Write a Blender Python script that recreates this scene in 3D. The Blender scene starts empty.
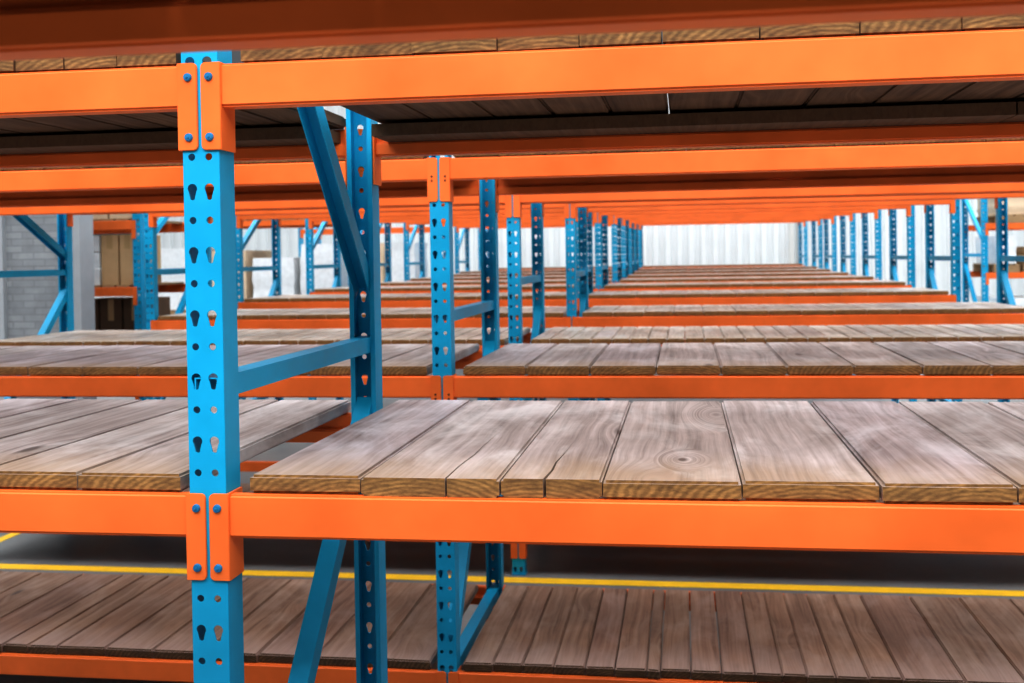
import bpy, bmesh, math, random
from mathutils import Vector, Matrix
from mathutils.geometry import tessellate_polygon

random.seed(7)
C = bpy.context.scene.collection
PI = math.pi

# ------------------------------------------------------------------ layout (metres)
G = 1.925                      # eye level above the floor
XC = 0.9919                    # camera x
L = 3.587                      # bay pitch
W = 0.077                      # post width
PD = 0.070                     # post depth
D = 1.053                      # front of front post to lips of rear post
DT = D + PD                    # whole frame depth
BH = 0.0861                    # beam height
TH = 0.037                     # board thickness
ROWY = [None, 2.0141, 4.1085, 6.3162, 8.4359, 10.5204, 12.6068, 14.9259, 17.0942, 19.163, 21.0509, 23.5561]
ROWX = [0, 0, 0, -.0596, .0632, -.0678, -.0457, 0, 0, 0, 0, 0]
ZU = [.27, .396, .396, .411, .475, .52, .565, .61, .65, .665, .69, .735]
ZM = [None, -.468, -.468, -.535, -.488, -.427, -.395, -.383, -.365, -.342, -.315, -.283]
ZB = [None, None, -1.648, -1.652, -1.675, -1.675]
ORD = ['', 'first', 'second', 'third', 'fourth', 'fifth', 'sixth', 'seventh', 'eighth', 'ninth', 'tenth', 'eleventh',
       'twelfth', 'thirteenth', 'fourteenth', 'fifteenth', 'sixteenth', 'seventeenth', 'eighteenth', 'nineteenth',
       'twentieth', 'twenty-first', 'twenty-second', 'twenty-third', 'twenty-fourth', 'twenty-fifth', 'twenty-sixth',
       'twenty-seventh', 'twenty-eighth', 'twenty-ninth', 'thirtieth', 'thirty-first', 'thirty-second']

# ------------------------------------------------------------------ materials
def new_mat(name):
    m = bpy.data.materials.new(name); m.use_nodes = True
    nt = m.node_tree; b = nt.nodes['Principled BSDF']
    return m, nt, b

def N(nt, typ, **kw):
    n = nt.nodes.new(typ)
    for k, v in kw.items():
        if k in n.inputs.keys():
            n.inputs[k].default_value = v
        else:
            setattr(n, k, v)
    return n

def ramp(nt, fac, stops, interp='LINEAR'):
    r = nt.nodes.new('ShaderNodeValToRGB')
    r.color_ramp.interpolation = interp
    while len(r.color_ramp.elements) < len(stops): r.color_ramp.elements.new(.5)
    for e, (p, c) in zip(r.color_ramp.elements, stops):
        e.position = p; e.color = (*c, 1) if len(c) == 3 else c
    nt.links.new(fac, r.inputs['Fac'])
    return r.outputs['Color']

def mixc(nt, fac, a, b, mode='MIX'):
    m = nt.nodes.new('ShaderNodeMix'); m.data_type = 'RGBA'; m.blend_type = mode
    for s, v in ((m.inputs[0], fac), (m.inputs[6], a), (m.inputs[7], b)):
        if isinstance(v, (int, float)): s.default_value = v
        elif isinstance(v, tuple): s.default_value = (*v, 1) if len(v) == 3 else v
        else: nt.links.new(v, s)
    return m.outputs[2]

def math_(nt, op, a, b=None, clamp=False):
    m = nt.nodes.new('ShaderNodeMath'); m.operation = op; m.use_clamp = clamp
    if op == 'MULTIPLY_ADD': m.inputs[2].default_value = .5
    for i, v in enumerate((a, b)):
        if v is None: continue
        if isinstance(v, (int, float)): m.inputs[i].default_value = v
        else: nt.links.new(v, m.inputs[i])
    return m.outputs[0]

def noise(nt, vec, scale, detail=3, rough=.55, dist=0):
    n = nt.nodes.new('ShaderNodeTexNoise')
    n.inputs['Scale'].default_value = scale; n.inputs['Detail'].default_value = detail
    n.inputs['Roughness'].default_value = rough; n.inputs['Distortion'].default_value = dist
    if vec is not None: nt.links.new(vec, n.inputs['Vector'])
    return n.outputs['Fac']

def objvec(nt, scale=(1, 1, 1), rand=True):
    tc = nt.nodes.new('ShaderNodeTexCoord')
    mp = nt.nodes.new('ShaderNodeMapping'); mp.inputs['Scale'].default_value = scale
    src = tc.outputs['Object']
    if rand:
        oi = nt.nodes.new('ShaderNodeObjectInfo')
        v = nt.nodes.new('ShaderNodeVectorMath'); v.operation = 'MULTIPLY_ADD'
        cmb = nt.nodes.new('ShaderNodeCombineXYZ')
        for i in range(3): nt.links.new(oi.outputs['Random'], cmb.inputs[i])
        nt.links.new(cmb.outputs[0], v.inputs[0])
        v.inputs[1].default_value = (37.3, 91.7, 53.1)
        nt.links.new(src, v.inputs[2]); src = v.outputs[0]
    nt.links.new(src, mp.inputs['Vector'])
    return mp.outputs['Vector']

def paint(name, col, rough=.38, wear=(.55, .5, .45), wamt=.35, spec=.5):
    m, nt, b = new_mat(name)
    v = objvec(nt, (1, 1, 1))
    n1 = noise(nt, v, 3.0, 4, .6)
    n2 = noise(nt, v, 26.0, 5, .7)
    dark = tuple(c * .82 for c in col); lite = tuple(min(1, c * 1.08 + .004) for c in col)
    c1 = ramp(nt, n1, [(.3, dark), (.7, lite)])
    w = ramp(nt, n2, [(.70, (0, 0, 0)), (.80, (1, 1, 1))])
    wf = math_(nt, 'MULTIPLY', w, wamt)
    nt.links.new(mixc(nt, wf, c1, wear), b.inputs['Base Color'])
    rr = ramp(nt, n1, [(.3, (rough - .06,) * 3), (.7, (rough + .1,) * 3)])
    nt.links.new(rr, b.inputs['Roughness'])
    b.inputs['Specular IOR Level'].default_value = spec
    bp = nt.nodes.new('ShaderNodeBump'); bp.inputs['Strength'].default_value = .08
    bp.inputs['Distance'].default_value = .002
    nt.links.new(n2, bp.inputs['Height']); nt.links.new(bp.outputs[0], b.inputs['Normal'])
    return m

ORANGE = paint('orange_powder_coat', (.90, .20, .042), .42, (.85, .42, .2), .2, .3)
BLUE = paint('blue_powder_coat', (.006, .385, .65), .40, (.25, .5, .65), .2, .3)
BOLT = paint('blue_bolt', (.01, .20, .42), .4, (.2, .3, .4), .3)

def wood(name, c_dark, c_mid, c_lite, rough=.5, knot=None, warm=(.36, .25, .165), pale=(.76, .74, .75)):
    m, nt, b = new_mat(name)
    tc = nt.nodes.new('ShaderNodeTexCoord')
    base = objvec(nt, (1, 1, 1))
    # knots: stretched voronoi, the grain flows around them
    vm = nt.nodes.new('ShaderNodeMapping'); vm.inputs['Scale'].default_value = (4.0, 1.3, 1.3)
    nt.links.new(base, vm.inputs['Vector'])
    vo = nt.nodes.new('ShaderNodeTexVoronoi'); vo.feature = 'F1'; vo.inputs['Scale'].default_value = 1.0
    vo.inputs['Randomness'].default_value = 1.0
    nt.links.new(vm.outputs[0], vo.inputs['Vector'])
    dist = vo.outputs['Distance']
    if knot:
        sp = nt.nodes.new('ShaderNodeSeparateXYZ'); nt.links.new(tc.outputs['Object'], sp.inputs[0])
        kx = math_(nt, 'MULTIPLY', math_(nt, 'SUBTRACT', sp.outputs[0], knot[0]), 6.0)
        ky = math_(nt, 'MULTIPLY', math_(nt, 'SUBTRACT', sp.outputs[1], knot[1]), 3.0)
        kd = math_(nt, 'SQRT', math_(nt, 'ADD', math_(nt, 'MULTIPLY', kx, kx), math_(nt, 'MULTIPLY', ky, ky)))
        dist = math_(nt, 'MINIMUM', dist, kd)
    near = ramp(nt, dist, [(.0, (1, 1, 1)), (.42 if knot else .30, (0, 0, 0))], 'EASE')
    sw = math_(nt, 'MULTIPLY', near, .24 if knot else .05)
    sp2 = nt.nodes.new('ShaderNodeSeparateXYZ'); nt.links.new(base, sp2.inputs[0])
    lo = nt.nodes.new('ShaderNodeMapping'); lo.inputs['Scale'].default_value = (2.2, .9, 2.2)
    nt.links.new(base, lo.inputs['Vector'])
    wob = math_(nt, 'MULTIPLY', noise(nt, lo.outputs[0], 2.0, 2, .5), .05)
    xx = math_(nt, 'ADD', math_(nt, 'ADD', sp2.outputs[0], sw), wob)
    cmb = nt.nodes.new('ShaderNodeCombineXYZ')
    nt.links.new(xx, cmb.inputs[0])
    nt.links.new(math_(nt, 'MULTIPLY', sp2.outputs[1], .025), cmb.inputs[1])
    nt.links.new(math_(nt, 'MULTIPLY', sp2.outputs[2], .5), cmb.inputs[2])
    g1 = noise(nt, cmb.outputs[0], 42, 4, .65)
    g2 = noise(nt, cmb.outputs[0], 150, 3, .6)
    bm_ = nt.nodes.new('ShaderNodeMapping'); bm_.inputs['Scale'].default_value = (2.4, 1.1, 2)
    nt.links.new(base, bm_.inputs['Vector'])
    blotch = noise(nt, bm_.outputs[0], 2.4, 4, .6, .4)
    col = ramp(nt, g1, [(.22, c_dark), (.47, c_mid), (.78, c_lite)])
    fine = ramp(nt, g2, [(.30, (.72, .70, .68)), (.6, (1.05, 1.05, 1.05))])
    col = mixc(nt, .4, col, fine, 'MULTIPLY')
    bl = ramp(nt, blotch, [(.32, (.66, .62, .60)), (.68, (1.15, 1.14, 1.14))])
    col = mixc(nt, .8, col, bl, 'MULTIPLY')
    st = nt.nodes.new('ShaderNodeMapping'); st.inputs['Scale'].default_value = (3.2, 1.4, 2); st.inputs['Location'].default_value = (4, 9, 2)
    nt.links.new(base, st.inputs['Vector'])
    stain = ramp(nt, noise(nt, st.outputs[0], 1.6, 5, .65, .6), [(.47, (0, 0, 0)), (.68, (.62, .62, .62))])
    col = mixc(nt, stain, col, pale)
    dk = nt.nodes.new('ShaderNodeMapping'); dk.inputs['Scale'].default_value = (9, 3.0, 3); dk.inputs['Location'].default_value = (1, 3, 8)
    nt.links.new(base, dk.inputs['Vector'])
    spot = ramp(nt, noise(nt, dk.outputs[0], 2.2, 4, .6), [(.68, (0, 0, 0)), (.76, (.55, .55, .55))])
    col = mixc(nt, spot, col, c_dark)
    # per-board tone
    oi = nt.nodes.new('ShaderNodeObjectInfo')
    tone = ramp(nt, oi.outputs['Random'], [(0, (.78, .74, .72)), (.3, (1.08, 1.06, 1.03)), (.55, (.92, .85, .90)), (.8, (1.2, 1.18, 1.16)), (1, (1.0, .90, .84))])
    col = mixc(nt, .75, col, tone, 'MULTIPLY')
    # warmer brown towards the board's front end
    spo = nt.nodes.new('ShaderNodeSeparateXYZ'); nt.links.new(tc.outputs['Object'], spo.inputs[0])
    wn = math_(nt, 'ADD', spo.outputs[1], math_(nt, 'MULTIPLY', math_(nt, 'SUBTRACT', blotch, .5), .45))
    wf = ramp(nt, wn, [(.03, (.75, .75, .75)), (.27, (0, 0, 0))])
    col = mixc(nt, wf, col, mixc(nt, .85, warm, fine, 'MULTIPLY'))
    # knot hearts
    kh = ramp(nt, dist, [(.035, (1, 1, 1)), (.085, (0, 0, 0))])
    col = mixc(nt, math_(nt, 'MULTIPLY', kh, .8), col, (.055, .032, .022))
    nt.links.new(col, b.inputs['Base Color'])
    nt.links.new(ramp(nt, g1, [(.3, (rough + .14,) * 3), (.7, (rough - .06,) * 3)]), b.inputs['Roughness'])
    b.inputs['Specular IOR Level'].default_value = .55
    bp = nt.nodes.new('ShaderNodeBump'); bp.inputs['Strength'].default_value = .35
    bp.inputs['Distance'].default_value = .003
    nt.links.new(math_(nt, 'ADD', g1, math_(nt, 'MULTIPLY', g2, .5)), bp.inputs['Height'])
    nt.links.new(bp.outputs[0], b.inputs['Normal'])
    return m

def endgrain(name, c1, c2, c3):
    m, nt, b = new_mat(name)
    v = objvec(nt, (1, 0, 3.0))
    mp = nt.nodes.new('ShaderNodeMapping'); nt.links.new(v, mp.inputs[0])
    w = nt.nodes.new('ShaderNodeTexWave'); w.wave_type = 'RINGS'; w.rings_direction = 'SPHERICAL'
    w.inputs['Scale'].default_value = 17; w.inputs['Distortion'].default_value = 3.5
    w.inputs['Detail'].default_value = 3; w.inputs['Detail Scale'].default_value = 1.6
    tc = nt.nodes.new('ShaderNodeTexCoord')
    m2 = nt.nodes.new('ShaderNodeMapping'); m2.inputs['Scale'].default_value = (1, 0, 2.2)
    oi = nt.nodes.new('ShaderNodeObjectInfo')
    cb = nt.nodes.new('ShaderNodeCombineXYZ')
    nt.links.new(math_(nt, 'MULTIPLY', math_(nt, 'SUBTRACT', oi.outputs['Random'], .8), .3), cb.inputs[0])
    nt.links.new(math_(nt, 'MULTIPLY', oi.outputs['Random'], .12), cb.inputs[2])
    nt.links.new(cb.outputs[0], m2.inputs['Location'])
    nt.links.new(tc.outputs['Object'], m2.inputs['Vector'])
    nt.links.new(m2.outputs[0], w.inputs['Vector'])
    n = noise(nt, v, 45, 4, .7)
    n3 = noise(nt, v, 9, 3, .6)
    col = ramp(nt, w.outputs['Fac'], [(.1, c2), (.9, c3)])
    col = mixc(nt, ramp(nt, n3, [(.35, (0, 0, 0)), (.75, (.85, .85, .85))]), col, c1)
    col = mixc(nt, .85, col, ramp(nt, n, [(.32, (.45, .42, .4)), (.62, (1.1, 1.1, 1.1))]), 'MULTIPLY')
    nt.links.new(col, b.inputs['Base Color']); b.inputs['Roughness'].default_value = .8
    return m

WOOD = wood('weathered_grey_pine', (.20, .16, .15), (.41, .355, .345), (.62, .575, .58), .44)
WOODF = wood('pale_far_pine', (.32, .25, .195), (.60, .52, .44), (.80, .73, .66), .38, warm=(.56, .46, .36), pale=(.90, .87, .83))  # paler pine for the third rack row and those behind it
WOODK = wood('weathered_pine_with_knot', (.20, .155, .14), (.45, .385, .37), (.70, .64, .63), .42, knot=(.02, .22))
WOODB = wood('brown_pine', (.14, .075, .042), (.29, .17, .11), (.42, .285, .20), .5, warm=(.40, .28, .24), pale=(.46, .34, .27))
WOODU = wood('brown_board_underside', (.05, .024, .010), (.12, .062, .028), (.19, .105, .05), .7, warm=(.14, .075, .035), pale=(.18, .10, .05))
END = endgrain('sawn_board_end', (.16, .08, .028), (.25, .135, .045), (.42, .235, .08))
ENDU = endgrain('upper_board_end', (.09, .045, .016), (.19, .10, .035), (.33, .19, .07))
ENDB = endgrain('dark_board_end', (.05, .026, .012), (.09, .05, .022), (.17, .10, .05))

def simple(name, col, rough=.6, var=.12, scale=6, metal=0):
    m, nt, b = new_mat(name)
    n = noise(nt, objvec(nt), scale, 4, .6)
    nt.links.new(ramp(nt, n, [(.3, tuple(c * (1 - var) for c in col)), (.7, tuple(min(1, c * (1 + var)) for c in col))]), b.inputs['Base Color'])
    b.inputs['Roughness'].default_value = rough; b.inputs['Metallic'].default_value = metal
    return m

CARDBOARD = simple('cardboard', (.60, .40, .22), .8, .08)
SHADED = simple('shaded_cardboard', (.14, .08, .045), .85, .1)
CARDPALE = simple('pale_cardboard', (.74, .58, .42), .8, .08)
TAPE = simple('carton_tape', (.50, .33, .16), .35, .05)
LABELM = simple('white_label', (.85, .85, .83), .6, .02)
WRAP = simple('white_stretch_wrap', (.84, .86, .87), .28, .08, 14)
PALLETW = simple('pallet_wood', (.40, .26, .14), .8, .15, 12)
STEELW = simple('white_sheet_steel', (.76, .785, .79), .5, .03, 2)
TRIMM = simple('grey_trim', (.62, .62, .60), .5, .03)
YELLOW = simple('yellow_floor_paint', (.88, .55, .03), .5, .1, 10)

def concrete():
    m, nt, b = new_mat('grey_concrete_floor')
    tc = nt.nodes.new('ShaderNodeTexCoord')
    n1 = noise(nt, tc.outputs['Object'], 1.2, 6, .6)
    n2 = noise(nt, tc.outputs['Object'], 30, 4, .6)
    c = ramp(nt, n1, [(.3, (.15, .15, .148)), (.7, (.23, .23, .225))])
    c = mixc(nt, .5, c, ramp(nt, n2, [(.3, (.8, .8, .8)), (.7, (1.05, 1.05, 1.05))]), 'MULTIPLY')
    nt.links.new(c, b.inputs['Base Color']); b.inputs['Roughness'].default_value = .42
    return m
CONC = concrete()

def blockwork():
    m, nt, b = new_mat('grey_blockwork')
    tc = nt.nodes.new('ShaderNodeTexCoord')
    mp = nt.nodes.new('ShaderNodeMapping'); mp.inputs['Rotation'].default_value = (PI / 2, 0, 0)
    nt.links.new(tc.outputs['Object'], mp.inputs[0])
    br = nt.nodes.new('ShaderNodeTexBrick')
    br.inputs['Color1'].default_value = (.27, .285, .30, 1); br.inputs['Color2'].default_value = (.34, .355, .37, 1)
    br.inputs['Mortar'].default_value = (.25, .26, .275, 1)
    br.inputs['Scale'].default_value = 1; br.inputs['Brick Width'].default_value = .20
    br.inputs['Row Height'].default_value = .058; br.inputs['Mortar Size'].default_value = .006
    nt.links.new(mp.outputs[0], br.inputs['Vector'])
    n = noise(nt, tc.outputs['Object'], 8, 5, .65)
    c = mixc(nt, .6, br.outputs['Color'], ramp(nt, n, [(.3, (.75, .75, .75)), (.7, (1.15, 1.15, 1.15))]), 'MULTIPLY')
    nt.links.new(c, b.inputs['Base Color']); b.inputs['Roughness'].default_value = .85
    return m
BLOCK = blockwork()
PIERM = simple('smooth_grey_render', (.40, .42, .44), .8, .06, 5)

# ------------------------------------------------------------------ object helpers
def link(name, data, parent=None, loc=(0, 0, 0), rot=(0, 0, 0)):
    o = bpy.data.objects.new(name, data); C.objects.link(o)
    o.location = loc; o.rotation_euler = rot
    if parent is not None: o.parent = parent
    return o

def tag(o, label=None, cat=None, group=None, kind='thing'):
    if label: o['label'] = label
    if cat: o['category'] = cat
    if group: o['group'] = group
    if kind: o['kind'] = kind
    return o

def copy_tree(o, parent=None):
    c = o.copy(); C.objects.link(c); c.parent = parent
    for ch in list(o.children): copy_tree(ch, c)
    return c

def mesh_from_bm(bm, name, mats):
    me = bpy.data.meshes.new(name); bm.normal_update(); bm.to_mesh(me); bm.free()
    for m in (mats if isinstance(mats, (list, tuple)) else [mats]): me.materials.append(m)
    return me

def box(bm, x0, x1, y0, y1, z0, z1, mi=0, M=None):
    vs = [bm.verts.new(Vector(p) if M is None else M @ Vector(p)) for p in
          ((x0, y0, z0), (x1, y0, z0), (x1, y1, z0), (x0, y1, z0), (x0, y0, z1), (x1, y0, z1), (x1, y1, z1), (x0, y1, z1))]
    for f in ((0, 3, 2, 1), (4, 5, 6, 7), (0, 1, 5, 4), (1, 2, 6, 5), (2, 3, 7, 6), (3, 0, 4, 7)):
        bm.faces.new([vs[i] for i in f]).material_index = mi
    return vs

def bevel_all(bm, off, seg=2, ang=30):
    es = [e for e in bm.edges if len(e.link_faces) == 2 and e.calc_face_angle(0) > math.radians(ang)]
    bmesh.ops.bevel(bm, geom=es, offset=off, segments=seg, affect='EDGES', clamp_overlap=True)

def smooth(me):
    for p in me.polygons: p.use_smooth = True
    me.set_sharp_from_angle(angle=math.radians(35))

def box_mesh(name, dims, mats, bev=.002):
    bm = bmesh.new(); box(bm, *dims)
    if bev: bevel_all(bm, bev, 2)
    me = mesh_from_bm(bm, name, mats); smooth(me); return me

def prism(bm, prof, x0, x1):
    """profile of (y, z), swept along x"""
    a = [bm.verts.new((x0, y, z)) for y, z in prof]; b = [bm.verts.new((x1, y, z)) for y, z in prof]
    n = len(prof)
    bm.faces.new(a[::-1]); bm.faces.new(b)
    for i in range(n): bm.faces.new((a[i], a[(i + 1) % n], b[(i + 1) % n], b[i]))
    bmesh.ops.recalc_face_normals(bm, faces=bm.faces)

# ------------------------------------------------------------------ perforated post
def circle(cx, cz, r, n=12): return [(cx + r * math.cos(2 * PI * i / n), cz + r * math.sin(2 * PI * i / n)) for i in range(n)]
def teardrop(cx, cz):
    r = .0102; pts = []
    for i in range(11):
        a = math.radians(-38 + i * 256 / 10)
        pts.append((cx + r * math.cos(a), cz + r * math.sin(a)))
    pts += [(cx - .0052, cz - .0175), (cx - .0046, cz - .0212), (cx, cz - .0232), (cx + .0046, cz - .0212), (cx + .0052, cz - .0175)]
    return pts

def post_mesh(H=3.556, P=.127):
    verts, faces = [], []
    T = .0028
    holes = []
    for cx in (.0185, .0545):
        holes += [teardrop(cx, .0405), circle(cx, .104, .0074)]
    outer = [(0, 0), (W, 0), (W, P), (0, P)]
    loops = [outer] + [h[::-1] for h in holes]
    tris = tessellate_polygon([[Vector((x, z, 0)) for x, z in lp] for lp in loops])
    flat = [p for lp in loops for p in lp]
    for k in range(int(round(H / P))):
        z0 = k * P
        o = len(verts)
        verts += [(x, 0, z + z0) for x, z in flat]
        verts += [(x, T, z + z0) for x, z in flat]
        n = len(flat)
        for t in tris:
            a, b, c = [flat[i] for i in t]
            ccw = (b[0] - a[0]) * (c[1] - a[1]) - (b[1] - a[1]) * (c[0] - a[0]) > 0
            t = tuple(t) if ccw else tuple(t)[::-1]
            faces.append(tuple(o + i for i in t))                   # normal -Y
            faces.append(tuple(o + n + i for i in t[::-1]))
        s = 4
        for h in holes:
            m = len(h)
            for i in range(m):
                j = (i + 1) % m
                faces.append((o + s + i, o + s + j, o + n + s + j, o + n + s + i))
            s += m
    def add_box(x0, x1, y0, y1):
        o = len(verts)
        verts.extend([(x0, y0, 0), (x1, y0, 0), (x1, y1, 0), (x0, y1, 0), (x0, y0, H), (x1, y0, H), (x1, y1, H), (x0, y1, H)])
        for f in ((0, 3, 2, 1), (4, 5, 6, 7), (0, 1, 5, 4), (1, 2, 6, 5), (2, 3, 7, 6), (3, 0, 4, 7)):
            faces.append(tuple(o + i for i in f))
    add_box(0, T, T * .5, PD); add_box(W - T, W, T * .5, PD)
    add_box(T, .014, PD - T, PD); add_box(W - .014, W - T, PD - T, PD)
    me = bpy.data.meshes.new('post'); me.from_pydata(verts, [], faces); me.update()
    me.materials.append(BLUE)
    return me
POST = post_mesh()

def brace_mesh(y0, z0, y1, z1, hh=.045, x0=.013, x1=.063):
    """channel section bar from (y0,z0) to (y1,z1) in the frame's plane"""
    ln = math.hypot(y1 - y0, z1 - z0); a = math.atan2(z1 - z0, y1 - y0)
    bm = bmesh.new()
    # C section open downwards: web on top
    t = .003
    for b in ((x0, x1, 0, ln, hh - t, hh), (x0, x0 + t, 0, ln, 0, hh - t), (x1 - t, x1, 0, ln, 0, hh - t)):
        box(bm, *b)
    bmesh.ops.translate(bm, verts=bm.verts, vec=(0, 0, -hh / 2))
    bmesh.ops.rotate(bm, verts=bm.verts, cent=(0, 0, 0), matrix=Matrix.Rotation(a, 3, 'X'))
    bmesh.ops.translate(bm, verts=bm.verts, vec=(0, y0, z0))
    return mesh_from_bm(bm, 'brace', BLUE)

FOOT = box_mesh('base_plate', (-.004, W + .004, -.004, PD + .004, 0, .006), BLUE, .001)

def brace_set(key):
    """heights relative to eye level"""
    hs, ds = key
    out = []
    for z in hs: out.append(('horizontal_brace', brace_mesh(.004, G + z, DT - .004, G + z)))
    for yy0, z0, yy1, z1 in ds: out.append(('diagonal_brace', brace_mesh(yy0, G + z0, yy1, G + z1, .05)))
    return out

F, R = .035, D + .035
BR = {
    'near': ((-.255, 1.12, -1.70), ((F, 1.07, R, -.10), (F, -1.53, R, -.43))),
    'second': ((-.235, 1.12, -1.66), ((F, -1.63, R, -.43),)),
    'mid': ((-.15, 1.0, -1.5), ((F, -1.40, R, -.36),)),
    'open_end': ((-.08, 1.0, -1.5), ((F, -1.30, R, -.20),)),
    'shelfend': ((-.06, 1.12, -1.5), ((F, .62, R, .06), (F, -1.28, R, -.20))),
    'far': ((-.08, .9, -1.5), ((F, .10, R, .80), (F, -1.30, R, -.22))),
}
BRM = {k: brace_set(v) for k, v in BR.items()}

def make_frame(key):
    root = link('rack_upright', None)
    link('post', POST, root)
    link('post', POST, root, (W, DT, 0), (0, 0, PI))
    for n, me in BRM[key]: link(n, me, root)
    link('base_plate', FOOT, root); link('base_plate', FOOT, root, (W, DT, 0), (0, 0, PI))
    return root
PROTO = {}
for k in BR: PROTO[k] = make_frame(k)
used_proto = set()

def frame_at(k, x, y, label, group):
    if k in used_proto: o = copy_tree(PROTO[k])
    else: o = PROTO[k]; used_proto.add(k)
    o.location = (x, y, 0)
    tag(o, label, 'rack upright', group)
    return o

# ------------------------------------------------------------------ beams with end connectors
def rail_mesh(ln):
    bm = bmesh.new()
    prism(bm, [(0, 0), (.030, 0), (.030, -.046), (.050, -.046), (.050, -BH), (0, -BH)], 0, ln)
    bevel_all(bm, .005, 3)
    me = mesh_from_bm(bm, 'rail', ORANGE); smooth(me); return me
def connector_mesh():
    """hooked end plate at the rail's start, folded round the post corner (post lies towards -x)"""
    bm = bmesh.new()
    H = .175
    z0, z1 = .003 - H, .003; x0, x1 = -.0345, .0072; r = .010; pts = []
    for cx, cz, a0 in ((x0 + r, z0 + r, 180), (x1 - .002, z0 + .002, 270), (x1 - .002, z1 - .002, 0), (x0 + r, z1 - r, 90)):
        rr = r if cx < 0 else .002
        for k in range(6):
            a = math.radians(a0 + k * 18); pts.append((cx + rr * math.cos(a), cz + rr * math.sin(a)))
    a = [bm.verts.new((x, -.0060, z)) for x, z in pts]; b = [bm.verts.new((x, -.0004, z)) for x, z in pts]; n = len(pts)
    bm.faces.new(a); bm.faces.new(b[::-1])
    for i in range(n): bm.faces.new((a[i], b[i], b[(i + 1) % n], a[(i + 1) % n]))
    bmesh.ops.recalc_face_normals(bm, faces=bm.faces)
    bmesh.ops.bevel(bm, geom=[e for e in bm.edges if all(abs(v.co.y + .0060) < 1e-6 for v in e.verts)], offset=.0012, segments=2, affect='EDGES')
    box(bm, .0012, .0068, -.0004, .064, z0, z1)
    me = mesh_from_bm(bm, 'end_connector', ORANGE); smooth(me); return me
def bolt_mesh():
    bm = bmesh.new()
    bmesh.ops.create_cone(bm, segments=20, radius1=.0088, radius2=.0072, depth=.007, cap_ends=True, cap_tris=False)
    bmesh.ops.rotate(bm, verts=bm.verts, cent=(0, 0, 0), matrix=Matrix.Rotation(PI / 2, 3, 'X'))
    bmesh.ops.create_cone(bm, segments=14, radius1=.0035, radius2=.0030, depth=.003, cap_ends=True, cap_tris=False,
                          matrix=Matrix.Translation((0, -.0045, 0)) @ Matrix.Rotation(PI / 2, 4, 'X'))
    bevel_all(bm, .0012, 2, 50)
    me = mesh_from_bm(bm, 'bolt', BOLT); smooth(me); return me
DARK = simple('slot_shade', (.05, .015, .008), .8)
def slot_mesh():  # flat dark disc; the hole's inner shade is put into its colour
    bm = bmesh.new()
    bmesh.ops.create_cone(bm, segments=14, radius1=.0042, radius2=.0042, depth=.0012, cap_ends=True, cap_tris=False)
    bmesh.ops.rotate(bm, verts=bm.verts, cent=(0, 0, 0), matrix=Matrix.Rotation(PI / 2, 3, 'X'))
    return mesh_from_bm(bm, 'slot', DARK)
CONN = connector_mesh(); BOLTM = bolt_mesh(); SLOTM = slot_mesh()
CONN_M = CONN.copy(); CONN_M.transform(Matrix.Scale(-1, 4, (1, 0, 0))); CONN_M.flip_normals()

RAILS = {}
def make_beam(ln, detail):
    key = round(ln, 4)
    if key not in RAILS: RAILS[key] = rail_mesh(ln - .0025)
    root = link('rack_beam', None)
    link('rail', RAILS[key], root, (.00125, 0, 0))
    for side, me, x in ((0, CONN, 0), (1, CONN_M, ln)):
        c = link('end_connector', me, root, (x, 0, 0))
        s = -1 if side == 0 else 1
        if detail == 'bolts':
            for z in (-.026, -.146):
                link('bolt', BOLTM, c, (s * .0165, -.0085, z))
        elif detail == 'slots':
            for z in (-.072, -.089): link('hole_shade_disc', SLOTM, c, (s * .0115, -.0066, z))
    return root
BEAMP = {}
def beam_at(x0, y, z, ln, rear, detail, label, group):
    key = (round(ln, 4), detail)
    if key in BEAMP: o = copy_tree(BEAMP[key])
    else: o = BEAMP[key] = make_beam(ln, detail)
    if rear: o.location = (x0 + ln, y, z); o.rotation_euler = (0, 0, PI)
    else: o.location = (x0, y, z); o.rotation_euler = (0, 0, 0)
    tag(o, label, 'rack beam', group)
    return o

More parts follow.
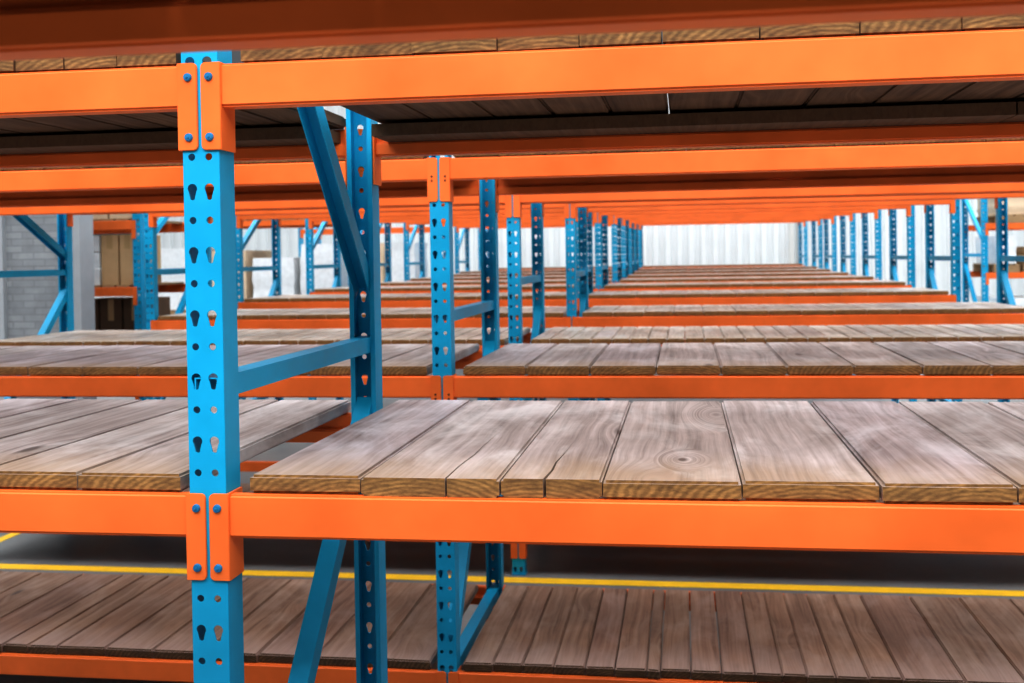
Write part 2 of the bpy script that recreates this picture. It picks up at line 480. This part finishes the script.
# ------------------------------------------------------------------ deck boards
def board_mesh(w, ln, mats, crack=None, th=TH, seed=0):
    """board from x -w/2..w/2, y 0..ln, z 0..th; crack = (x, length, gap) opens from the front end"""
    rnd = random.Random(seed)
    w = w - (.0012 if mats[0] is WOODU else .0035)
    def slab(out):
        bm = bmesh.new()
        a = [bm.verts.new((x, y, 0)) for x, y in out]; b = [bm.verts.new((x, y, th)) for x, y in out]
        n = len(out)
        bm.faces.new(a[::-1]); bm.faces.new(b)
        for i in range(n): bm.faces.new((a[i], a[(i + 1) % n], b[(i + 1) % n], b[i]))
        return bm
    h = w / 2
    j = lambda s: rnd.uniform(-s, s)
    e0, e1 = j(.004), j(.004)
    fl, fr = (-h, e0), (h, e1)
    mids = []
    if crack:
        cx, cl, g = crack
        pts = [(cx - g / 2, (e0 + e1) / 2)]
        k = 5
        for i in range(1, k): pts.append((cx - g / 2 * (1 - i / k) + j(.004) + .012 * i / k, cl * i / k))
        tip = (cx + .014, cl)
        back = [(x + g * (1 - i2 / k), y) for i2, (x, y) in reversed(list(enumerate(pts)))]
        out = [fl] + pts + [tip] + back + [fr, (h + j(.001), ln), (-h + j(.001), ln + j(.004))]
    else:
        out = [fl, fr, (h + j(.001), ln + j(.004)), (-h + j(.001), ln + j(.004))]
    bm = slab(out)
    bmesh.ops.recalc_face_normals(bm, faces=bm.faces)
    if not crack:
        es = [e for e in bm.edges if abs(e.verts[0].co.z - e.verts[1].co.z) < 1e-5]
        bmesh.ops.bevel(bm, geom=es, offset=.0055, segments=2, affect='EDGES')
    else:
        es = [e for e in bm.edges if abs(e.verts[0].co.z - e.verts[1].co.z) < 1e-5 and (abs(abs(e.verts[0].co.x) - h) < .003 and abs(abs(e.verts[1].co.x) - h) < .003)]
        bmesh.ops.bevel(bm, geom=es, offset=.005, segments=2, affect='EDGES')
    bm.normal_update()
    for f in bm.faces:
        if abs(f.normal.y) > .75: f.material_index = 1
    me = mesh_from_bm(bm, 'deck_board', mats)
    smooth(me)
    return me

CAMF = (-math.sin(.1406), math.cos(.1406)); CAMR = (math.cos(.1406), math.sin(.1406))
def in_view(x, y, z, margin=.10):
    dx, dy = x - XC, y
    d = dx * CAMF[0] + dy * CAMF[1]; u = dx * CAMR[0] + dy * CAMR[1]
    if d < .2: return False
    px = 533 + 1060 * u / d; py = 257 - 1060 * (z - G) / d
    return -1024 * margin < px < 1024 * (1 + margin) and -683 * margin < py < 683 * (1 + margin)

BCACHE = {}
rest = []            # far boards nobody could count
def put_board(x0, x1, y, z, label, group, mats=(WOOD, END), crack=None, ln=None, cull=True, asrest=False, rotz=0.0):
    ln = ln or DT - .030 + random.uniform(-.012, .012)
    xm = (x0 + x1) / 2
    if cull and not any(in_view(a, b, z, .35) for a in (x0, xm, x1) for b in (y, y + ln / 2, y + ln)): return None
    if asrest:
        rest.append((x0, x1, y, z, ln, mats[0] is WOODU)); return None
    w = round((x1 - x0) / .004) * .004
    key = (w, round(ln, 2), mats, crack, random.randrange(3))
    if key not in BCACHE: BCACHE[key] = board_mesh(w, ln, mats, crack, seed=len(BCACHE))
    o = link('deck_board', BCACHE[key], None, (xm, y, z + random.uniform(0, .0012)), (0, 0, rotz))
    tag(o, label, 'deck board', group)
    return o

def splits(a, b, w, j=.02):
    """board edges from a to b of about width w"""
    n = max(1, round((b - a) / w)); ws = [1 + random.uniform(-j, j) for _ in range(n)]; s = (b - a) / sum(ws)
    e = [a]
    for q in ws: e.append(e[-1] + q * s)
    e[-1] = b
    return e

ROWN = lambda r: ORD[r] + ' rack row' if r else 'the row overhead'
SIDE = {0: 'pillar-side bay', 1: 'open-side bay'}

# explicit seams read off the photo; (row, level, bay) -> edges
SEAMS = {
    (1, 'M', 1): [.119, .353, .633, .833, 1.095, 1.348, 1.590, 1.83, 2.08],
    (1, 'M', 0): [-.92, -.70, -.475, -.252, -.024],
    (1, 'U', 1): [.118, .289, .472, .641, .80, .958, 1.14, 1.321, 1.501, 1.68, 1.86],
    (1, 'U', 0): [-.61, -.49, -.372, -.263, -.146, -.018],
    (2, 'M', 1): [.119, .372, .625, .882, 1.13, 1.377, 1.625, 1.873, 2.12],
    (2, 'B', 1): [.102, .22, .34, .464, .587, .705, .829, .882, .999, 1.117, 1.242, 1.347, 1.437, 1.544, 1.666, 1.79, 2.013, 2.235],
    (2, 'B', 0): [-1.897, -1.782, -1.649, -1.432, -1.218, -.99, -.76, -.508, -.262, -.03],
    (3, 'M', 1): [.075, .19, .311, .438, .564, .67, .778, .89, .996, 1.11],
    (4, 'M', 1): [.184, .432, .678, .914, 1.148, 1.396],
}
DEFW = {(1, 'M'): .245, (1, 'U'): .18, (2, 'M'): .248, (2, 'U'): .18, (2, 'B'): .225, (3, 'M'): .118, (3, 'U'): .245}
LEVN = {'U': 'upper deck', 'M': 'middle deck', 'B': 'bottom deck'}
CRACK = {(1, 'M', 1, 2): (.033, .62, .004), (1, 'M', 1, 3): (-.013, .42, .006)}
LOOK = {(1, 'M', 1, 1): 'grey board with dark weathered spots and golden end grain',
        (1, 'M', 1, 2): 'grey board split by a thin crack at its front end',
        (1, 'M', 1, 3): 'narrower grey board split by a wide dark crack',
        (1, 'M', 1, 4): 'pale grey board with a large swirling knot'}

def deck_edges(r, lev, bay):
    x_lo = (W + .02 if bay else -L + W + .02) + ROWX[r]; x_hi = (L - .03 if bay else -.024) + ROWX[r]
    w = DEFW.get((r, lev), .245)
    ed = SEAMS.get((r, lev, bay))
    if ed is None: return splits(x_lo, x_hi, w)
    if bay: return ed[:-1] + splits(ed[-1], x_hi, w) if r != 4 else ed[:-1] + splits(ed[-1], x_hi, w)
    return splits(x_lo, ed[0], w)[:-1] + ed

def deck(r, lev, bay, z, cap=False):
    ed = deck_edges(r, lev, bay)
    n = len(ed) - 1
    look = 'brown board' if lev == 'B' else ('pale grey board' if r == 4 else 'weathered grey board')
    if lev == 'U': look = 'board seen from below and by its sawn end'
    asrest = r >= 7 or (lev == 'U' and r >= 3)
    for i in range(n):
        k = (i + 1) if bay else n - i          # counted away from the row's middle post
        lk = LOOK.get((r, lev, bay, k), look)
        lab = f"{lk}, middle deck of first row"
        if (r, lev, bay, k) not in LOOK:
            lab = f"{look}, {ORD[k] if k < len(ORD) else str(k)} from middle post, {LEVN[lev]}, {ROWN(r)}, {'open' if bay else 'pillar'} side"
            if lev == 'U': lab = f"board overhead, {ORD[k] if k < len(ORD) else str(k)} from middle post, {LEVN[lev]}, {ROWN(r)}, {'open' if bay else 'pillar'} side"
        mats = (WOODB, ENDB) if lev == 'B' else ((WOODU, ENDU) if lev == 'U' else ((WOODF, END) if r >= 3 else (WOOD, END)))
        if (r, lev, bay, k) == (1, 'M', 1, 4): mats = (WOODK, END)
        put_board(ed[i], ed[i + 1], ROWY[r] + .012 + random.uniform(-.004, .008), z, lab,
                  f"deck boards of the {LEVN[lev]}, {ROWN(r)}", mats, CRACK.get((r, lev, bay, k)), asrest=asrest,
                  rotz=0, ln=(DT - .005 if (r, lev) == (1, 'M') else (DT - .05 if lev == 'U' and r > 2 else (1.0 if lev == 'B' else None))))

# ------------------------------------------------------------------ rack rows
def post_word(i): return {-1: 'pillar-side end', 0: 'middle', 1: 'open-side end'}[i]
for r in range(1, 12):
    y = ROWY[r]; ox = ROWX[r]
    bk = {1: 'near', 2: 'second'}.get(r, 'far')
    for i in (-1, 0, 1):
        if r <= 2 and i != 0 and not (r == 2 and False):
            pass
        x = i * L + ox
        if not any(in_view(xx, yy, G + zz, .25) for xx in (x, x + W) for yy in (y, y + D) for zz in (-1.5, -.5, 0, .4)): continue
        k = 'shelfend' if (r == 3 and i == -1) else ('mid' if r > 2 and i == 0 else ('open_end' if (i == 1 and r > 2) or r == 4 else bk))
        lab = f"blue perforated steel upright frame, {post_word(i)} of the {ROWN(r)}"
        if r == 1: lab = 'blue perforated upright frame in sharp focus, bolted to the first row of orange beams'
        frame_at(k, x, y, lab, 'blue uprights of the rack rows')
    levels = [('U', G + ZU[r]), ('M', G + ZM[r])]
    if r < len(ZB) and ZB[r] is not None: levels.append(('B', G + ZB[r]))
    for lev, z in levels:
        for bay in (0, 1):
            x0 = (W if bay else -L + W) + ox; ln = L - W
            det = 'bolts' if r == 1 else ('slots' if r == 2 else 'plain')
            ln_name = {'U': 'upper', 'M': 'middle', 'B': 'bottom'}[lev]
            grp = 'orange beams of the rack rows'
            beam_at(x0, y, z, ln, False, det, f"orange front beam under the {LEVN[lev]}, {ROWN(r)}, {SIDE[bay]}", grp)
            if not (r > 3 and lev == 'B'):
                beam_at(x0, y + DT, z + (.046 if r > 2 and lev == 'U' else 0), ln, True, 'plain' if r > 1 else 'bolts', f"orange rear beam under the {LEVN[lev]}, {ROWN(r)}, {SIDE[bay]}", grp)
            if r > 3 and lev == 'B': continue
            deck(r, lev, bay, z)

# boards past the ones one can tell apart: one object
bm = bmesh.new()
for (x0, x1, y, z, ln, upper) in rest:
    box(bm, x0 + .003, x1 - .003, y, y + ln, z, z + TH, 2 if upper else 0)
bm.faces.ensure_lookup_table()
bm.normal_update()
for f in bm.faces:
    if abs(f.normal.y) > .75: f.material_index = 1
o = link('far_deck_boards', mesh_from_bm(bm, 'far_deck_boards', [WOODF, END, WOODU]))
tag(o, 'grey boards decking the distant rack rows in front of the white wall', 'deck boards', None, 'stuff')

# long planks laid across, under the upper deck boards
for xa, xb, nm in ((.12, 1.86, 'blue post side'), (1.865, 3.5, 'far end side'), (-1.6, -.03, 'pillar side')):
    me = box_mesh('cross_plank', (0, xb - xa, 0, .175, -.034, 0), WOODU, .003)
    o = link('cross_plank', me, None, (xa, ROWY[1] + DT - .033 - .175, G + ZU[1] - .011)); tag(o, f"long brown plank crossing under the first row's upper deck boards, {nm}", 'plank', 'planks under the upper deck')

# row overhead (only its rear edge looks into the picture)
y0r = 1.0 - DT
for bay in (1,):
    x0 = W
    beam_at(x0 - 1.25, 1.0, G + ZU[0] + .024, L + .6, True, 'plain', 'dark orange beam overhead, blurred and closest to the lens', None)
    ed = splits(x0 - 1.15, x0 - 1.25 + L + .5, .2)
    for i in range(len(ed) - 1):
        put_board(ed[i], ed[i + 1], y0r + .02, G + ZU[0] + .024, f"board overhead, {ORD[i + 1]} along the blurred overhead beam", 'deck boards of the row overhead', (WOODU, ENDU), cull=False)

# ------------------------------------------------------------------ goods racks
def carton_meshes(w, d, h, mat, strap=False):
    bm = bmesh.new(); box(bm, 0, w, 0, d, 0, h); bevel_all(bm, .004, 1)
    body = mesh_from_bm(bm, 'carton', mat)
    bm = bmesh.new(); box(bm, w / 2 - .03, w / 2 + .03, -.0015, d + .0015, h * .72, h + .0015)
    tape = mesh_from_bm(bm, 'tape', TAPE)
    bm = bmesh.new(); box(bm, w * .62, w * .88, -.002, 0.001, h * .2, h * .48)
    lab = mesh_from_bm(bm, 'paper_label', LABELM)
    return body, tape, lab
CM = {}
def carton(x, y, z, w, d, h, mat, label, group):
    key = (round(w, 3), round(d, 3), round(h, 3), mat.name)
    if key not in CM: CM[key] = carton_meshes(w, d, h, mat)
    body, tape, lab = CM[key]
    o = link('carton', body, None, (x, y, z))
    link('tape', tape, o)
    if w > .3: link('paper_label', lab, o)
    tag(o, label, 'carton', group)
    return o

def wrapped_pallet(x, y, z, w, d, h, label, group, mat=None):
    root = link('wrapped_pallet', None, None, (x, y, z))
    bm = bmesh.new()
    for i in range(5): box(bm, i * (w - .1) / 4, i * (w - .1) / 4 + .1, 0, d, .1, .12)
    for i in range(3): box(bm, 0, w, i * (d - .1) / 2, i * (d - .1) / 2 + .1, 0, .1)
    link('pallet', mesh_from_bm(bm, 'pallet', PALLETW), root)
    bm = bmesh.new()
    rnd = random.Random(int(x * 100))
    levels = 7
    rings = []
    for k in range(levels + 1):
        s = .03 + rnd.uniform(-.012, .012); zz = .12 + h * k / levels
        rings.append([bm.verts.new(p) for p in ((s, s, zz), (w - s, s, zz), (w - s, d - s, zz), (s, d - s, zz))])
    for a, b in zip(rings, rings[1:]):
        for i in range(4): bm.faces.new((a[i], a[(i + 1) % 4], b[(i + 1) % 4], b[i]))
    bm.faces.new(rings[-1]); bm.faces.new(rings[0][::-1])
    bevel_all(bm, .03, 2, 50)
    me = mesh_from_bm(bm, 'wrapped_load', mat or WRAP); smooth(me)
    link('wrapped_load', me, root)
    tag(root, label, 'wrapped pallet', group)
    return root

# side rack with cardboard boxes, beyond the block pillar
SY = 9.25
SX = -4.076
frame_at('far', SX, SY, 'light blue upright at the end of the cardboard carton rack', 'blue uprights of the carton racks')
frame_at('far', SX - 2.6, SY, 'blue upright of the carton rack hidden mostly behind the grey block pillar', 'blue uprights of the carton racks')
for z, nm in ((.40, 'upper'), (-.22, 'middle'), (-1.1, 'lower')):
    beam_at(SX - 2.6 + W, SY, G + z, 2.6 - W, False, 'plain', f"orange front beam of the carton rack, {nm} level", 'orange beams of the carton racks')
    beam_at(SX - 2.6 + W, SY + DT, G + z, 2.6 - W, True, 'plain', f"orange rear beam of the carton rack, {nm} level", 'orange beams of the carton racks')
    bm = bmesh.new()
    for i in range(16): box(bm, SX - 2.42 + i * .15, SX - 2.42 + i * .15 + .12, SY + .01, SY + DT - .02, G + z, G + z + .02)
    o = link('slatted_shelf', mesh_from_bm(bm, 'slatted_shelf', PALLETW)); tag(o, f"slatted wooden shelf of the carton rack, {nm} level", 'shelf', 'shelves of the carton rack')
for i, (xa, xb, hh, m, t) in enumerate(((-4.42, -4.252, .47, CARDBOARD, 'tall tan carton between white boxes and dark gap, carton rack shelf'),
                                        (-4.232, -4.085, .47, CARDBOARD, 'tan carton next to the light blue post of the carton rack'))):
    carton(xa, SY + .05, G - .20, xb - xa, .5, hh, m, t, 'cartons on the carton rack')
for k, t in enumerate(('bottom', 'middle', 'topmost')):
    o = carton(-4.66, SY + .05, G - .20 + .158 * k, .22, .5, .15, WRAP, f"small white box beside the block pillar, {t} of three stacked", 'white boxes stacked by the pillar')
for i, (xa, xb) in enumerate(((-4.33, -4.10), (-4.60, -4.35))):
    carton(xa, SY + .05, G + .42, xb - xa, .5, .3, CARDPALE, f"pale carton on the top shelf of the carton rack, {ORD[i+1]} from its light blue post", 'cartons on the carton rack')
for i, (xa, xb) in enumerate(((-4.32, -4.10), (-4.56, -4.34), (-4.8, -4.58))):
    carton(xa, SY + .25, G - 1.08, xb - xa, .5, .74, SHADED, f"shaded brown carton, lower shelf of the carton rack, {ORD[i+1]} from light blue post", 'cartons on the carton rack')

# goods rack far behind on the pillar side, pale wrapped loads
def goods_rack(x0, y, nb, pitch, zs, name, bk='far'):
    for i in range(nb + 1):
        frame_at(bk, x0 + i * pitch, y, f"blue upright of the {name}, {ORD[i + 1]} from its pillar-side end", f'blue uprights of the {name}')
    for z, nm in zs:
        for i in range(nb):
            beam_at(x0 + i * pitch + W, y, G + z, pitch - W, False, 'plain', f"orange front beam of the {name}, {nm} level, {ORD[i+1]} bay", f'orange beams of the {name}')
            beam_at(x0 + i * pitch + W, y + DT, G + z, pitch - W, True, 'plain', f"orange rear beam of the {name}, {nm} level, {ORD[i+1]} bay", f'orange beams of the {name}')
goods_rack(-9.0, 15.4, 2, 2.5, ((.62, 'upper'), (-.85, 'lower')), 'pale goods rack')
nm = 0
for x, w, h, z, m in ((-5.55, .72, .78, -.85, WRAP), (-4.78, .62, .98, -.85, WRAP), (-6.35, .75, .9, -.85, CARDPALE), (-7.3, .8, .95, -.85, WRAP), (-8.4, .85, .9, -.85, WRAP),
                      (-5.5, .7, .8, .62, CARDPALE), (-4.75, .6, .5, .62, WRAP), (-6.4, .8, .8, .62, WRAP)):
    nm += 1
    wrapped_pallet(x, 15.402, G + z, w, DT - .004, h, f"{'white wrapped' if m is WRAP else 'pale tan'} pallet load, {ORD[nm]} placed, on the pale goods rack", 'loads on the pale goods rack', m)
goods_rack(-6.6, 20.3, 1, 2.7, ((.62, 'upper'), (-.75, 'lower')), 'rear goods rack')
for i, (x, w, m) in enumerate(((-6.3, .8, WRAP), (-5.35, .5, CARDPALE), (-4.75, .55, WRAP))):
    wrapped_pallet(x, 20.302, G - .75, w, DT - .004, .95, f"pale load on the rear goods rack, {ORD[i+1]} from its pillar-side end", 'loads on the rear goods rack', m)

# goods rack on the open side
goods_rack(5.2, 15.8, 1, 2.6, ((.37, 'upper'), (-.33, 'middle'), (-1.1, 'lower')), 'open-side goods rack')
for i, (x, z, w, h, m) in enumerate(((5.36, -.33, .34, .52, WRAP), (5.76, -.33, .40, .36, CARDBOARD), (6.2, -.33, .5, .5, WRAP), (5.36, -1.1, .7, .4, WRAP), (5.4, .37, .6, .45, CARDPALE), (6.1, -1.1, .6, .5, CARDBOARD))):
    wrapped_pallet(x, 15.802, G + z, w, DT - .004, h - .12, f"{'white' if m is WRAP else 'tan'} load on the open-side goods rack, {['middle','middle','middle','lower','upper','lower'][i]} level, {ORD[i % 3 + 1]} bay spot", 'loads on the open-side goods rack', m)

# ------------------------------------------------------------------ setting
def struct(name, bm, mats, label):
    o = link(name, mesh_from_bm(bm, name, mats)); o['kind'] = 'structure'; o['label'] = label; return o
bm = bmesh.new(); box(bm, -14, 12, -3, 27.4, -.1, 0)
struct('floor', bm, CONC, 'grey concrete warehouse floor')
def corrugated(x0, x1, y, z0, z1, per=.30, dep=.08):
    bm = bmesh.new(); x = x0; pts = []
    while x < x1:
        pts += [(x, y), (x + per * .42, y), (x + per * .5, y - dep), (x + per * .92, y - dep)]; x += per
    a = [bm.verts.new((px, py, z0)) for px, py in pts]; b = [bm.verts.new((px, py, z1)) for px, py in pts]
    for i in range(len(pts) - 1): bm.faces.new((a[i], a[i + 1], b[i + 1], b[i]))
    return bm
struct('wall_back', corrugated(-14, 12, 27.3, 0, 7), STEELW, 'white corrugated steel end wall')
bm = bmesh.new(); box(bm, 3.62, 3.74, 27.1, 27.22, 0, 7)
struct('trim_1', bm, TRIMM, 'grey vertical trim on the white end wall')
bm = bmesh.new(); box(bm, 12, 12.2, 4, 27.4, 0, 7)
struct('wall_right', bm, STEELW, 'white side wall')
bm = bmesh.new(); box(bm, -7.5, -4.045, 8.22, 8.38, 0, 4.6)
struct('wall_left', bm, BLOCK, 'grey blockwork wall')
bm = bmesh.new(); box(bm, -4.045, -3.965, 8.19, 8.40, 0, 4.6); box(bm, -4.80, -4.65, 8.17, 8.22, 0, 4.6)
struct('trim_2', bm, PIERM, 'smooth grey pillar at the end of the blockwork wall')
bm = bmesh.new(); box(bm, -5.5, 9, 6.165, 6.265, 0, .002)
o = link('floor_marking_line', mesh_from_bm(bm, 'line', YELLOW)); tag(o, 'yellow safety line painted on the floor before the third rack row', 'floor line')
bm = bmesh.new(); box(bm, -3.82, -3.74, 6.7, 8.1, 0, .002)
o = link('floor_marking_line', mesh_from_bm(bm, 'line', YELLOW)); tag(o, 'short yellow floor line running towards the grey block pillar', 'floor line')

# ------------------------------------------------------------------ light
w = bpy.data.worlds.new('World'); bpy.context.scene.world = w; w.use_nodes = True
wn = w.node_tree; bg = wn.nodes['Background']; bg.inputs[1].default_value = 1.0
wtc = wn.nodes.new('ShaderNodeTexCoord'); wsp = wn.nodes.new('ShaderNodeSeparateXYZ'); wn.links.new(wtc.outputs['Generated'], wsp.inputs[0])
wn.links.new(ramp(wn, math_(wn, 'MULTIPLY_ADD', wsp.outputs[2], .5), [(.0, (.03, .03, .03)), (.50, (.06, .06, .06)), (.60, (.16, .17, .18)), (.78, (1.2, 1.25, 1.3)), (1.0, (5.4, 5.6, 5.8))]), bg.inputs[0])
def area(loc, rot, sx, sy, e, col=(1, 1, 1)):
    l = bpy.data.lights.new('area', 'AREA'); l.shape = 'RECTANGLE'; l.size = sx; l.size_y = sy; l.energy = e; l.color = col
    o = bpy.data.objects.new('added_fill_light', l); C.objects.link(o); o.location = loc; o.rotation_euler = rot; return o
area((1, -3.6, 6.6), (math.radians(50), 0, 0), 10, 2.4, 700, (1, .98, .95))  # added above and behind the camera to brighten the front faces
area((1, 23, 5.8), (math.radians(35), 0, 0), 16, 3, 260, (.97, .99, 1))  # added to brighten the white end wall
area((1, 14, 5.8), (0, 0, 0), 16, 8, 260, (1, 1, 1))  # added over the far rows to brighten their decks

# ------------------------------------------------------------------ camera
yaw, pitch, roll = .1406, -.0127, .0163
r0 = Vector((math.cos(yaw), math.sin(yaw), 0)); f0 = Vector((-math.sin(yaw), math.cos(yaw), 0)); zz = Vector((0, 0, 1))
fw = f0 * math.cos(pitch) + zz * math.sin(pitch); up = zz * math.cos(pitch) - f0 * math.sin(pitch)
rt = r0 * math.cos(roll) - up * math.sin(roll); up2 = r0 * math.sin(roll) + up * math.cos(roll)
cd = bpy.data.cameras.new('Camera'); cam = bpy.data.objects.new('Camera', cd); C.objects.link(cam)
M = Matrix.Identity(4)
for i in range(3): M[i][0] = rt[i]; M[i][1] = up2[i]; M[i][2] = -fw[i]
M.translation = Vector((XC, 0, G)); cam.matrix_world = M
cd.sensor_width = 36; cd.lens = 1060.4 / 1024 * 36
cd.shift_x = (512 - 533.2) / 1024; cd.shift_y = (270.3 - 341.5) / 1024
cd.clip_start = .05; cd.clip_end = 200
cd.dof.use_dof = True; cd.dof.focus_distance = 2.25; cd.dof.aperture_fstop = 5.6
sc = bpy.context.scene; sc.camera = cam
sc.view_settings.view_transform = 'Standard'; sc.view_settings.look = 'None'
sc.view_settings.exposure = .12; sc.view_settings.gamma = .76
sc.cycles.diffuse_bounces = 3; sc.cycles.glossy_bounces = 3
